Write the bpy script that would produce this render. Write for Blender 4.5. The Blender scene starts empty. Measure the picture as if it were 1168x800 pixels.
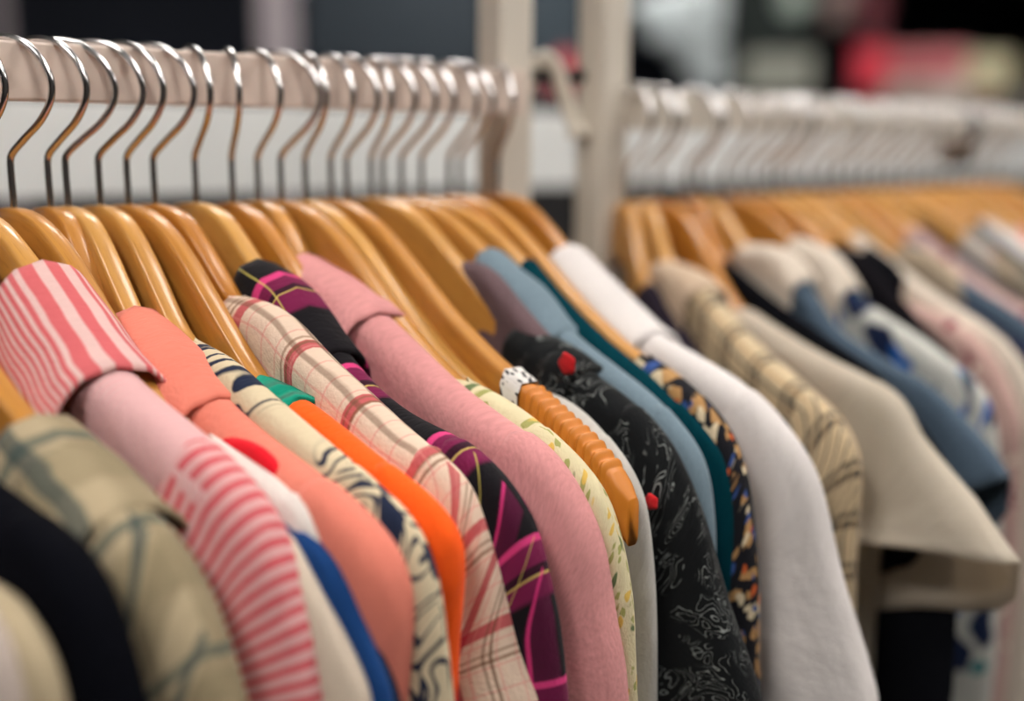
# Clothes rack photograph: wooden hangers with shirts packed on two white steel rails in a shop.
# Units are metres. X runs along the rails (away to the right), Y away behind the rails,
# Z = 0 is the height of the hanger necks, the floor is at Z = -1.5.
import bpy, bmesh, math, random
from mathutils import Vector, Matrix, noise
random.seed(7)
COL = bpy.context.scene.collection
PI = math.pi
FLOOR = -1.5

# measured shoulder lines: name -> (rail position, half thickness, twist in degrees, [(out, up) in mm])
GARMENT_SHAPES = {
    'cream0': (-0.012, 0.012, 11, [(184,-96),(209,-110),(218,-116),(225,-126),(228,-138),(230,-152)]),
    'beige0': (0.003, 0.009, 10, [(159,-98),(192,-110),(206,-111),(217,-119),(226,-131),(230,-149)]),
    'navy': (0.022, 0.014, 10, [(80,-74),(122,-77),(156,-84),(185,-91),(207,-98),(220,-110),(228,-126),(234,-146),(237,-161)]),
    'plaid': (0.052, 0.018, 11, [(147,-76),(166,-85),(184,-95),(204,-107),(217,-123),(226,-140),(234,-158),(239,-173)]),
    'teal1': (0.083, 0.0045, 9, [(88,-91),(118,-96),(154,-107),(180,-120),(192,-134),(201,-157),(209,-176)]),
    'stripe': (0.096, 0.015, 10, [(74,-29),(107,-54),(130,-66),(155,-76),(178,-87),(198,-100),(212,-118),(221,-140),(228,-163),(233,-190)]),
    'cream1': (0.107, 0.008, 9, [(180,-101),(198,-111),(211,-124),(221,-137),(231,-152),(241,-170)]),
    'navyst': (0.114, 0.006, 9, [(180,-102),(197,-112),(209,-118),(218,-124),(226,-137),(234,-151),(244,-171)]),
    'white1': (0.1195, 0.009, 9, [(140,-86),(166,-93),(190,-102),(205,-113),(213,-125),(219,-141),(224,-158),(227,-179)]),
    'red1': (0.1245, 0.0035, 9, [(142,-88),(155,-87),(169,-88),(178,-94),(184,-103),(196,-115),(204,-128)]),
    'inky': (0.1335, 0.004, 5.5, [(68,-66),(99,-66),(131,-82),(164,-95),(190,-109),(210,-125),(222,-143),(231,-158),(241,-173)]),
    'salmon': (0.1405, 0.014, 6, [(71,-49),(100,-60),(125,-74),(153,-86),(184,-97),(209,-108),(225,-120),(232,-137),(232,-159),(230,-182),(228,-202)]),
    'cream_navy': (0.1551, 0.01, 6, [(82,-57),(110,-62),(134,-72),(171,-88),(200,-101),(221,-114),(231,-134),(236,-158),(239,-183)]),
    'orange': (0.169, 0.01, 7, [(119,-75),(139,-79),(160,-87),(185,-98),(209,-108),(224,-120),(226,-136),(225,-163),(224,-194)]),
    'pinkplaid': (0.1825, 0.014, 10, [(69,-41),(97,-44),(125,-62),(148,-75),(172,-89),(194,-99),(211,-111),(220,-129),(227,-150),(235,-176),(243,-198)]),
    'tartan': (0.2044, 0.013, 7, [(64,-31),(87,-38),(106,-56),(132,-75),(158,-87),(188,-94),(210,-106),(225,-122),(233,-143),(240,-169),(244,-200)]),
    'pink': (0.2394, 0.015, 6, [(51,-32),(80,-40),(115,-58),(148,-77),(179,-91),(203,-101),(220,-118),(232,-139),(239,-166),(246,-193),(248,-213)]),
    'floral': (0.253, 0.01, 6, [(143,-79),(169,-86),(198,-100),(220,-118),(230,-138),(238,-165),(240,-190),(241,-215)]),
    'white2': (0.299, 0.007, 3, [(-3,-42),(57,-73),(114,-86),(144,-88),(171,-92),(197,-110),(211,-128),(217,-153),(221,-187),(223,-232)]),
    'black_leaf': (0.3103, 0.014, 7, [(128,-68),(147,-73),(167,-84),(187,-94),(206,-111),(218,-128),(227,-149),(237,-182),(249,-211),(259,-235)]),
    'mauve': (0.318, 0.008, 4, [(72,-32),(92,-33),(115,-51),(139,-69),(161,-84),(180,-97)]),
    'blue': (0.3308, 0.011, 6, [(83,-30),(108,-44),(132,-65),(156,-78),(185,-94),(204,-111),(213,-126),(219,-154),(221,-181)]),
    'teal': (0.345, 0.009, 6, [(88,-28),(111,-48),(140,-69),(167,-84),(192,-101),(212,-119),(220,-145),(222,-172),(223,-210)]),
    'darkfloral': (0.3734, 0.01, 0, [(156,-77),(179,-87),(200,-102),(214,-122),(221,-148),(226,-180),(227,-213),(230,-252)]),
    'white': (0.4019, 0.015, 3, [(72,-34),(99,-52),(125,-70),(154,-81),(182,-92),(207,-109),(225,-130),(236,-159),(247,-195),(258,-226),(268,-253)]),
    'dk1': (0.515, 0.01, -29, [(-48,-53),(32,-42),(75,-52),(129,-67),(181,-79)]),
    'check': (0.531, 0.012, -18, [(47,-42),(79,-45),(113,-63),(148,-81),(186,-96),(213,-110),(227,-132),(228,-167)]),
    'cream': (0.549, 0.014, -8, [(87,-64),(118,-75),(154,-87),(185,-95),(209,-104),(227,-125),(261,-151),(295,-177)]),
    'black2': (0.582, 0.006, -13, [(49,-39),(96,-60),(152,-81),(193,-98),(226,-124),(251,-155)]),
    'denim': (0.596, 0.01, -6, [(59,-35),(91,-35),(115,-60),(135,-81),(168,-94),(199,-106),(229,-125),(251,-140),(263,-154)]),
    'bluefl': (0.628, 0.011, -1, [(78,-31),(100,-37),(123,-63),(140,-73),(166,-85),(191,-100),(214,-116),(225,-147),(231,-182)]),
    'dk3': (0.648, 0.01, 3, [(84,-30),(105,-35),(130,-58),(156,-83),(182,-105)]),
    'pinkfl': (0.668, 0.012, 2, [(127,-70),(159,-76),(184,-88),(203,-111),(220,-145)]),
    'navy3': (0.72, 0.012, 4, [(86,-48),(119,-66),(152,-79),(189,-100),(226,-122)]),
    'beige3': (0.745, 0.013, 5, [(86,-39),(110,-41),(138,-62),(172,-90),(197,-110)]),
    'pale4': (0.835, 0.013, 14, [(93,-31),(117,-47),(145,-75),(177,-98)]),
}
HOOKS = [(0.1146, 37.0), (0.1313, 33.0), (0.1395, 54.0), (0.1551, 43.0), (0.169, 29.0), (0.1825, 35.0), (0.2044, 0.0), (0.2248, -11.0), (0.2394, 6.0), (0.253, 31.0), (0.2679, 2.0), (0.2839, 2.0), (0.2941, 15.0), (0.3103, -3.0), (0.318, 15.0), (0.3308, 18.0), (0.345, 14.0), (0.3649, 5.0), (0.3734, 12.0), (0.4019, -16.0)]
BACK = {'pillar': (1.875, 3.521, 0.522, 0.224, 0.322), 'post_left': (0.945, 3.958, 0.49, 0.09, 0.173), 'red_hat': (1.516, 1.282, 0.185, 0.096, 0.092), 'white_shirt': (2.693, 2.104, 0.383, 0.339, 0.378), 'lamp': (4.377, 2.964, 0.724, 0.156, 0.108), 'grey_box': (3.781, 2.548, 0.333, 0.291, 0.161), 'pink_top': (4.555, 2.826, 0.711, 0.173, 0.208), 'rose_top': (4.495, 2.598, 0.641, 0.15, 0.292), 'red_bag': (3.924, 2.187, 0.339, 0.147, 0.18), 'sign': (4.19, 2.104, 0.299, 0.337, 0.27), 'beige_box': (4.606, 2.059, 0.347, 0.212, 0.165), 'dred_box': (4.086, 1.774, 0.197, 0.105, 0.077), 'grey_right': (3.003, 1.02, 0.046, 0.088, 0.26), 'slate': (2.364, 3.413, 0.543, 0.766, 0.422), 'slate2': (2.896, 3.02, 0.575, 0.264, 0.367), 'green': (4.634, 3.278, 0.714, 0.453, 0.411), 'brown': (5.446, 2.834, 0.361, 1.305, 0.338), 'dot': (1.541, 0.328, 0.021, 0.053, 0.032)}

# ------------------------------------------------------------------ materials
class Nodes:
    def __init__(self, name):
        self.mat = bpy.data.materials.new(name); self.mat.use_nodes = True
        self.t = self.mat.node_tree; self.n = self.t.nodes; self.l = self.t.links
        self.bsdf = self.n['Principled BSDF']
    def put(self, sock, v):
        if hasattr(v, 'node'): self.l.new(v, sock)
        elif isinstance(v, (tuple, list)): sock.default_value = (*v, 1.0) if len(v) == 3 and sock.type == 'RGBA' else v
        else: sock.default_value = v
    def math(self, op, a, b=0.0, c=0.0):
        m = self.n.new('ShaderNodeMath'); m.operation = op
        self.put(m.inputs[0], a); self.put(m.inputs[1], b); self.put(m.inputs[2], c)
        return m.outputs[0]
    def mix(self, f, a, b):
        m = self.n.new('ShaderNodeMix'); m.data_type = 'RGBA'
        self.put(m.inputs[0], f); self.put(m.inputs[6], a); self.put(m.inputs[7], b)
        return m.outputs[2]
    def uv(self):
        if not hasattr(self, '_uv'):
            c = self.n.new('ShaderNodeUVMap'); c.uv_map = 'UVMap'
            s = self.n.new('ShaderNodeSeparateXYZ'); self.l.new(c.outputs[0], s.inputs[0])
            self._uv = c.outputs[0], s.outputs[0], s.outputs[1]
        return self._uv
    def vec(self, x, y, z=0.0):
        c = self.n.new('ShaderNodeCombineXYZ')
        self.put(c.inputs[0], x); self.put(c.inputs[1], y); self.put(c.inputs[2], z)
        return c.outputs[0]
    def noise(self, scale, detail=2.0, vec=None, dist=0.0):
        x = self.n.new('ShaderNodeTexNoise'); x.inputs['Scale'].default_value = scale
        x.inputs['Detail'].default_value = detail; x.inputs['Distortion'].default_value = dist
        self.l.new(vec or self.uv()[0], x.inputs['Vector'])
        return x.outputs[0]
    def voronoi(self, scale, vec=None, rnd=1.0, feature='F1'):
        x = self.n.new('ShaderNodeTexVoronoi'); x.inputs['Scale'].default_value = scale
        x.feature = feature; x.inputs['Randomness'].default_value = rnd
        self.l.new(vec or self.uv()[0], x.inputs['Vector'])
        return x
    def line(self, coord, period, duty, phase=0.0):
        # 1 inside a band that repeats every period metres, with a slightly soft edge
        f = self.math('FRACT', self.math('MULTIPLY_ADD', coord, 1.0/period, phase))
        d = self.math('ABSOLUTE', self.math('SUBTRACT', f, 0.5))
        return self.math('MULTIPLY_ADD', self.math('SUBTRACT', duty*0.5, d), 90.0*max(.2, min(1, .1/duty)), 0.5), d
    def band(self, coord, period, duty, phase=0.0):
        v, _ = self.line(coord, period, duty, phase)
        m = self.n.new('ShaderNodeClamp'); self.l.new(v, m.inputs[0])
        return m.outputs[0]
    def step(self, v, edge, soft=0.05):
        m = self.n.new('ShaderNodeMapRange'); self.put(m.inputs[0], v)
        m.inputs[1].default_value = edge-soft; m.inputs[2].default_value = edge+soft
        return m.outputs[0]
    def bump(self, h, strength=0.3, distance=0.001):
        b = self.n.new('ShaderNodeBump'); b.inputs['Strength'].default_value = strength
        b.inputs['Distance'].default_value = distance
        self.put(b.inputs['Height'], h); self.l.new(b.outputs[0], self.bsdf.inputs['Normal'])
    def finish(self, color, rough=0.85, **kw):
        self.put(self.bsdf.inputs['Base Color'], color)
        self.put(self.bsdf.inputs['Roughness'], rough)
        for k, v in kw.items(): self.put(self.bsdf.inputs[k.replace('_', ' ')], v)
        return self.mat

def srgb(r, g, b):
    f = lambda c: (c/255/12.92 if c <= 10 else ((c/255+.055)/1.055)**2.4)
    return (f(r), f(g), f(b))

def fabric(m, color, rough=.9, weave=1800.0, strength=.55, sheen=.06, spec=.15):
    # woven cloth: fine crossed threads plus soft blotches
    _, u, v = m.uv()
    n = m.noise(weave*.35, 1.0)
    big = m.noise(55.0, 3.0)
    m.bump(m.math('ADD', m.math('MULTIPLY', n, .35), m.math('MULTIPLY', big, 1.6)), strength, .0024)
    return m.finish(color, rough, Sheen_Weight=sheen, Specular_IOR_Level=spec)

def plain(name, col, var=.12, rough=.92, weave=1800, strength=.55, sheen=None):
    sheen = (.1 if max(col) > .1 else 0.0) if sheen is None else sheen
    m = Nodes(name); n = m.noise(400.0, 2.0)
    sp = .15 if max(col) > .1 else .04
    dark = tuple(c*(1-var*1.6) for c in col); lite = tuple(min(1, c*(1+var)) for c in col)
    return fabric(m, m.mix(n, dark, lite), rough, weave, strength, sheen, sp)

def mat_simple(name, col, rough=.6, metal=0.0, spec=.5, bumpy=0.0, coat=0.0):
    m = Nodes(name)
    c = m.n.new('ShaderNodeTexCoord'); n = m.noise(9.0, 4.0, c.outputs['Object'])
    if bumpy: m.bump(m.noise(120.0, 3.0, c.outputs['Object']), bumpy, .001)
    return m.finish(m.mix(n, tuple(x*.93 for x in col), tuple(min(1, x*1.07) for x in col)), rough, Metallic=metal, Specular_IOR_Level=spec, Coat_Weight=coat)

def mat_wood():
    m = Nodes('varnished_beech'); uv, u, v = m.uv()
    oi = m.n.new('ShaderNodeObjectInfo')
    off = m.math('MULTIPLY', oi.outputs['Random'], 9.0)
    vec = m.vec(m.math('ADD', m.math('MULTIPLY', u, 9.0), off), m.math('MULTIPLY', v, 160.0), off)
    g = m.noise(1.0, 4.0, vec, 1.2)
    fleck = m.noise(1.0, 2.0, m.vec(m.math('MULTIPLY', u, 90.0), m.math('MULTIPLY', v, 900.0), off))
    base = m.mix(m.step(g, .5, .25), srgb(150, 82, 14), srgb(186, 122, 38))
    base = m.mix(m.math('MULTIPLY', oi.outputs['Random'], .6), base, srgb(210, 166, 92))
    base = m.mix(m.math('MULTIPLY', m.step(fleck, .62, .05), .25), base, srgb(128, 72, 28))
    m.bump(g, .08, .0006)
    return m.finish(base, .45, Coat_Weight=.4, Coat_Roughness=.16, Specular_IOR_Level=.3)

def two_stripes(name, ground, lines, rough=.9, wob=.0015, fade=None):
    # lines: list of (axis 'u' or 'v', period, duty, phase, colour, opacity)
    m = Nodes(name); _, u, v = m.uv()
    w = m.math('MULTIPLY', m.math('SUBTRACT', m.noise(30.0, 2.0), .5), wob*2)
    uu, vv = m.math('ADD', u, w), m.math('ADD', v, w)
    col = m.mix(m.noise(300.0), tuple(c*.94 for c in ground), ground)
    for ax, per, duty, ph, c, op in lines:
        b = m.band(uu if ax == 'u' else vv, per, duty, ph)
        col = m.mix(m.math('MULTIPLY', b, op), col, c)
    return fabric(m, col, rough)

def blobs(name, ground, layers, rough=.9):
    # layers: (voronoi scale, radius, colour, distortion)
    m = Nodes(name); uv, u, v = m.uv(); col = ground
    for i, (sc, rad, c, dist) in enumerate(layers):
        n = m.noise(sc*1.3, 2.0)
        vec = m.vec(m.math('ADD', u, m.math('MULTIPLY', n, dist/sc)), m.math('SUBTRACT', v, m.math('MULTIPLY', n, dist*.8/sc)), i*3.7)
        x = m.voronoi(sc, vec)
        f = m.math('SUBTRACT', 1.0, m.step(x.outputs['Distance'], rad, .03))
        col = m.mix(f, col, c)
    return fabric(m, col, rough)

def swirls(name, ground, line, scale, thick, extra=None, rough=.9, gate=.45):
    # flowing printed outlines: iso-lines of a smooth field, shown in patches
    m = Nodes(name); uv, u, v = m.uv()
    n = m.noise(scale, 1.0, None, 1.4)
    k = m.math('FRACT', m.math('MULTIPLY', n, 9.0))
    d = m.math('ABSOLUTE', m.math('SUBTRACT', k, .5))
    f = m.math('SUBTRACT', 1.0, m.step(d, thick, .04))
    g = m.step(m.noise(scale*.9, 1.0, m.vec(m.math('ADD', u, 5.0), v)), gate, .03)
    col = m.mix(m.math('MULTIPLY', f, g), ground, line)
    for (sc, rad, c, dist) in (extra or []):
        nn = m.noise(sc*1.5, 1.0)
        x = m.voronoi(sc, m.vec(m.math('ADD', u, m.math('MULTIPLY', nn, dist/sc)), v, 2.0))
        col = m.mix(m.math('SUBTRACT', 1.0, m.step(x.outputs['Distance'], rad, .02)), col, c)
    return fabric(m, col, rough)

WOOD = mat_wood()
CHROME = Nodes('polished_steel_wire').finish((.62, .61, .62), .2, Metallic=1.0)
PAINT = mat_simple('cream_painted_steel', srgb(206, 198, 186), .45)
PAINT_RAIL = mat_simple('rosy_beige_painted_steel', srgb(214, 196, 184), .5)
WHITE_BOARD = mat_simple('white_laminate', srgb(226, 230, 230), .5)
PLASTIC = mat_simple('ivory_plastic', srgb(232, 224, 210), .4)
RIBBED = mat_simple('amber_rubber', srgb(196, 118, 34), .45)
BLACK = mat_simple('black_metal', srgb(28, 28, 30), .5)

P = srgb
M = {
 'cream0': plain('dusty_cream_cotton', P(178, 164, 156)),
 'beige0': plain('beige_cotton', P(176, 160, 132)),
 'navy': plain('midnight_navy_cotton', P(9, 10, 16)),
 'plaid': two_stripes('olive_beige_plaid', P(168, 152, 124), [('u', .052, .40, .1, P(128, 116, 90), .6), ('v', .050, .38, .3, P(120, 108, 84), .6), ('u', .052, .09, .45, P(60, 76, 72), .7), ('v', .050, .12, .62, P(44, 62, 64), .75)], wob=.003),
 'teal1': plain('steel_blue_cotton', P(22, 44, 60)),
 'white1': plain('off_white_cotton', P(208, 200, 194), .05),
 'cream1': plain('ivory_cotton_b', P(206, 190, 172), .05), 'inky': plain('inky_navy_cotton', P(24, 28, 44)),
 'navyst': plain('royal_navy_cotton', P(20, 62, 118)),
 'salmon': plain('salmon_pink_cotton', P(216, 124, 106), .05),
 'orange': plain('bright_orange_crepe', P(250, 92, 24), .04),
 'orange_red': None,
 'emerald': plain('emerald_green_crepe', P(10, 138, 112), .06),
 'pink': plain('dusty_pink_knit', P(204, 140, 140), .16, weave=900, strength=.4),
 'white2': plain('pale_grey_cotton', P(184, 180, 174), .05),
 'mauve': plain('mauve_grey_cotton', P(100, 80, 84)),
 'blue': plain('powder_blue_linen', P(110, 128, 140), .08),
 'teal': plain('deep_teal_crepe', P(4, 52, 62)),
 'white': plain('white_wool_blend', P(206, 200, 198), .04),
 'dk1': plain('charcoal_plum_cotton', P(44, 38, 48)),
 'cream': plain('ivory_chiffon', P(214, 204, 188), .04),
 'black2': plain('black_cotton', P(16, 17, 22)),
 'denim': plain('washed_denim', P(70, 86, 102), .14),
 'beige_rose': blobs('beige_rose_melange', P(186, 164, 142), [(30.0, .2, P(182, 150, 140), .9)]),
 'ivory': plain('ivory_linen', P(202, 190, 176), .05),
 'dk3': plain('black_ribbed_cotton', P(20, 18, 22)),
 'navy3': plain('dark_indigo_cotton', P(34, 32, 66)),
 'stripe_wide': two_stripes('candy_stripe_wide', P(214, 178, 174), [('v', .0036, .55, .2, P(200, 84, 90), .9)], wob=.0006),
 'stripe_fine': two_stripes('candy_stripe_fine', P(206, 168, 168), [('u', .0030, .45, .0, P(214, 150, 152), .6)]),
 'stripe_ring': two_stripes('candy_stripe_rings', P(208, 158, 158), [('u', .0066, .42, .0, P(192, 36, 58), .85)]),
 'pinkplaid': two_stripes('cream_and_red_plaid', P(214, 190, 170), [
    ('u', .040, .14, .10, P(176, 50, 66), .85), ('u', .044, .035, .26, P(120, 84, 62), .75), ('u', .044, .03, .34, P(120, 84, 62), .6), ('u', .011, .10, .3, P(206, 130, 126), .45),
    ('v', .046, .13, .30, P(170, 44, 62), .8), ('v', .052, .03, .46, P(104, 74, 56), .8), ('v', .052, .03, .53, P(104, 74, 56), .6), ('v', .013, .10, .1, P(206, 130, 126), .45)]),
 'tartan': two_stripes('black_and_magenta_tartan', P(16, 13, 18), [
    ('u', .062, .38, .12, P(136, 30, 82), .62), ('v', .050, .40, .1, P(96, 18, 60), .55), ('u', .062, .06, .12, P(16, 10, 18), .85), ('u', .062, .05, .32, P(226, 66, 132), .75),
    ('u', .062, .014, .08, P(206, 190, 96), .75), ('v', .050, .014, .6, P(206, 190, 96), .7), ('v', .050, .05, .26, P(230, 60, 132), .6)], wob=.0004),
 'check': two_stripes('beige_black_check', P(198, 178, 146), [
    ('v', .0115, .17, .3, P(26, 26, 34), .9), ('u', .030, .13, .45, P(26, 26, 34), .85), ('v', .0115, .2, .8, P(196, 162, 120), .6), ('u', .030, .10, .65, P(26, 26, 34), .7)], wob=.002),
 'cream_navy': swirls('cream_with_navy_print', P(204, 188, 158), P(30, 38, 60), 20.0, .16, [(28.0, .30, P(30, 38, 60), .9)], gate=.38),
 'black_leaf': swirls('black_leaf_print', P(14, 16, 18), P(140, 144, 142), 60.0, .045, [(11.0, .09, P(176, 40, 44), .3)], gate=.5),
 'floral': blobs('cream_ditsy_floral', P(206, 194, 158), [(120.0, .30, P(150, 150, 90), .8), (90.0, .24, P(206, 170, 84), .6), (70.0, .20, P(96, 110, 74), .9)]),
 'darkfloral': blobs('dark_mixed_floral', P(22, 22, 28), [(90.0, .36, P(170, 130, 84), 1.0), (75.0, .28, P(206, 190, 160), .9), (70.0, .22, P(52, 80, 140), .8), (64.0, .18, P(196, 92, 44), .7)]),
 'bluefl': blobs('blue_white_floral', P(184, 184, 178), [(30.0, .38, P(24, 36, 66), 1.0), (34.0, .26, P(28, 92, 170), .8), (36.0, .22, P(30, 116, 120), .8)]),
 'pinkfl': blobs('dusty_pink_floral', P(184, 152, 144), [(44.0, .24, P(120, 44, 66), .8), (60.0, .2, P(226, 214, 196), .6)]),
 'beige3': blobs('beige_blurred_print', P(158, 142, 122), [(26.0, .3, P(132, 122, 108), .9), (40.0, .2, P(222, 208, 188), .7)]),
 'pale4': blobs('pale_floral_print', P(176, 166, 158), [(30.0, .24, P(60, 62, 84), .9), (34.0, .2, P(188, 120, 92), .7)]),
}

def orange_to_red():
    m = Nodes('orange_crepe_with_red_cuff'); _, u, v = m.uv()
    return fabric(m, m.mix(m.step(u, .185, .004), P(250, 92, 24), P(196, 14, 16)))
M['orange_red'] = orange_to_red()
M['red1'] = plain('bright_red_cotton', P(214, 22, 38), .05)
def translucent(mat, col, amount):
    t = mat.node_tree; out = next(n for n in t.nodes if n.type == 'OUTPUT_MATERIAL'); b = t.nodes['Principled BSDF']
    tr = t.nodes.new('ShaderNodeBsdfTranslucent'); tr.inputs[0].default_value = (*col, 1)
    mx = t.nodes.new('ShaderNodeMixShader'); mx.inputs[0].default_value = amount
    t.links.new(b.outputs[0], mx.inputs[1]); t.links.new(tr.outputs[0], mx.inputs[2]); t.links.new(mx.outputs[0], out.inputs[0])
translucent(M['cream'], P(214, 202, 184), .4)
# ------------------------------------------------------------------ objects
def link(name, me, mat, parent=None):
    o = bpy.data.objects.new(name, me); COL.objects.link(o)
    for mm in (mat if isinstance(mat, (list, tuple)) else [mat]):
        if mm is not None: me.materials.append(mm)
    if parent is not None: o.parent = parent
    return o
def thing(name, label, cat, loc=(0, 0, 0), rz=0.0, group=None):
    o = bpy.data.objects.new(name, None); COL.objects.link(o)
    o.empty_display_size = .02; o.location = loc; o.rotation_euler = (0, 0, rz)
    return tag(o, label, cat, group)
def tag(o, label, cat, group=None):
    o['label'] = label; o['category'] = cat
    if group: o['group'] = group
    return o
def struct(o): o['kind'] = 'structure'; return o

def grid_mesh(name, rows, uvs, closed=False, smooth=True, faces_mat=None, merge=0.0):
    # rows: list of equally long lists of points; uvs the same shape in metres
    me = bpy.data.meshes.new(name); n = len(rows[0])
    verts = [tuple(p) for r in rows for p in r]; faces = []; fuv = []
    for i in range(len(rows)-1):
        for j in range(n if closed else n-1):
            k = (j+1) % n
            faces.append((i*n+j, i*n+k, (i+1)*n+k, (i+1)*n+j))
            e = uvs[i][j+1] if closed else uvs[i][k]
            e2 = uvs[i+1][j+1] if closed else uvs[i+1][k]
            fuv += [uvs[i][j], e, e2, uvs[i+1][j]]
    me.from_pydata(verts, [], faces)
    lay = me.uv_layers.new(name='UVMap')
    for k, t in enumerate(fuv): lay.data[k].uv = t
    if merge:
        bm = bmesh.new(); bm.from_mesh(me); bmesh.ops.remove_doubles(bm, verts=bm.verts, dist=merge); bm.to_mesh(me); bm.free()
    if smooth:
        for p in me.polygons: p.use_smooth = True
    return me

def box_mesh(name, parts, bevel=.0015, seg=2):
    # parts: (cx, cy, cz, sx, sy, sz) boxes joined into one bevelled mesh
    bm = bmesh.new()
    for cx, cy, cz, sx, sy, sz in parts:
        g = bmesh.ops.create_cube(bm, size=1.0)
        for v in g['verts']: v.co = Vector((cx+v.co.x*sx, cy+v.co.y*sy, cz+v.co.z*sz))
    if bevel: bmesh.ops.bevel(bm, geom=bm.edges[:], offset=bevel, segments=seg, profile=.6, affect='EDGES')
    me = bpy.data.meshes.new(name); bm.to_mesh(me); bm.free()
    return me

def tube_mesh(name, pts, rad, sides=12, caps=True):
    # round wire along a list of points with parallel-transported rings; rad may be a list
    pts = [Vector(p) for p in pts]; n = len(pts)
    rad = rad if isinstance(rad, (list, tuple)) else [rad]*n
    T = [(pts[min(i+1, n-1)]-pts[max(i-1, 0)]).normalized() for i in range(n)]
    up = Vector((1, 0, 0)) if abs(T[0].x) < .8 else Vector((0, 1, 0))
    N = (up-T[0]*up.dot(T[0])).normalized(); rows, uvs, L = [], [], 0.0
    for i in range(n):
        if i:
            N = (N-T[i]*N.dot(T[i])).normalized(); L += (pts[i]-pts[i-1]).length
        B = T[i].cross(N)
        rows.append([pts[i]+(N*math.cos(a)+B*math.sin(a))*rad[i] for a in (2*PI*k/sides for k in range(sides))])
        uvs.append([(L, k/sides*2*PI*rad[i]) for k in range(sides+1)])
    me = grid_mesh(name, rows, uvs, closed=True)
    if caps:
        bm = bmesh.new(); bm.from_mesh(me)
        bmesh.ops.holes_fill(bm, edges=[e for e in bm.edges if e.is_boundary], sides=0)
        bmesh.ops.recalc_face_normals(bm, faces=bm.faces); bm.to_mesh(me); bm.free()
        for p in me.polygons: p.use_smooth = True
    return me

def catmull(pts, n=12):
    P_ = [Vector(p) for p in pts]; P_ = [P_[0]*2-P_[1]]+P_+[P_[-1]*2-P_[-2]]; out = []
    for i in range(1, len(P_)-2):
        a, b, c, d = P_[i-1:i+3]
        for k in range(n):
            t = k/n
            out.append(.5*((2*b)+(c-a)*t+(2*a-5*b+4*c-d)*t*t+(3*b-a-3*c+d)*t**3))
    return out+[P_[-2]]
def resample(pts, step):
    L = [0.0]
    for a, b in zip(pts, pts[1:]): L.append(L[-1]+(b-a).length)
    n = max(4, int(L[-1]/step)); out = []; j = 0
    for i in range(n+1):
        t = L[-1]*i/n
        while j < len(L)-2 and L[j+1] < t: j += 1
        f = (t-L[j])/max(1e-9, L[j+1]-L[j]); out.append(pts[j].lerp(pts[j+1], min(1, f)))
    return out
def smooth_line(pts, it=3):
    for _ in range(it):
        pts = [pts[0]]+[(pts[i-1]+pts[i]*2+pts[i+1])*.25 for i in range(1, len(pts)-1)]+[pts[-1]]
    return pts
def interp(x, xs, ys):
    if x <= xs[0]: return ys[0]
    for i in range(1, len(xs)):
        if x <= xs[i]: return ys[i-1]+(ys[i]-ys[i-1])*(x-xs[i-1])/(xs[i]-xs[i-1])
    return ys[-1]
def sstep(a, b, x):
    t = max(0.0, min(1.0, (x-a)/(b-a))); return t*t*(3-2*t)

BOW = .5                                   # the arms of a contoured hanger bow forward: x = BOW * s^2
PROF_S = [0, .012, .03, .055, .08, .11, .14, .17, .20, .215, .224]
PROF_Z = [0, -.0004, -.0035, -.014, -.031, -.053, -.071, -.086, -.103, -.115, -.127]

# ---- hanger: shaped wooden bar and a chrome hook
def wood_bar_mesh(S=.222, shape=None):
    rows, uvs = [], []; n = 72
    PS, PZ = shape or (PROF_S, PROF_Z)
    top = smooth_line([Vector((interp(abs(-S+2*S*i/n), PS, PZ), 0, 0)) for i in range(n+1)], 3)
    L = 0; prev = None
    for i in range(n+1):
        s = -S+2*S*i/n; zt = top[i].x
        h = interp(abs(s), [0, .03, .08, .16, .21, .222], [.040, .041, .038, .031, .027, .020])
        e = sstep(S+.001, S-.010, abs(s)) if abs(s) > S-.010 else 1.0
        th = .0053*(.35+.65*e); hh = h*.5*(.6+.4*e)
        cz = zt-h*.5; cx = BOW*s*s
        row = []
        for k in range(20):
            a = 2*PI*k/20; c, d = math.cos(a), math.sin(a)
            ex = .36
            px = math.copysign(abs(c)**ex, c)*th
            pz = math.copysign(abs(d)**.24, d)*hh
            row.append(Vector((cx+px, -s, cz+pz)))
        if prev is not None: L += 2*S/n
        prev = s; rows.append(row); uvs.append([(L, k*.006) for k in range(21)])
    me = grid_mesh('hanger_bar', rows, uvs, closed=True)
    bm = bmesh.new(); bm.from_mesh(me)
    bmesh.ops.holes_fill(bm, edges=[e for e in bm.edges if e.is_boundary], sides=0)
    bmesh.ops.recalc_face_normals(bm, faces=bm.faces); bm.to_mesh(me); bm.free()
    for p in me.polygons: p.use_smooth = True
    return me
HOOK_PTS = [(0, 0, -.012), (0, 0, .006), (0, 0, .018), (0, -.001, .0245), (0, -.009, .0320), (0, -.019, .0405), (0, -.0255, .0500), (0, -.0265, .0590), (0, -.0215, .0690), (0, -.0120, .0765), (0, .0005, .0790), (0, .0130, .0762), (0, .0220, .0680), (0, .0255, .0580), (0, .0250, .0500)]
def hook_mesh():
    p = resample(catmull(HOOK_PTS, 8), .0022)
    return tube_mesh('hanger_hook', p, [.00168]*(len(p)-1)+[.0012], 12)
BAR_ME = wood_bar_mesh(); HOOK_ME = hook_mesh()

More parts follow.
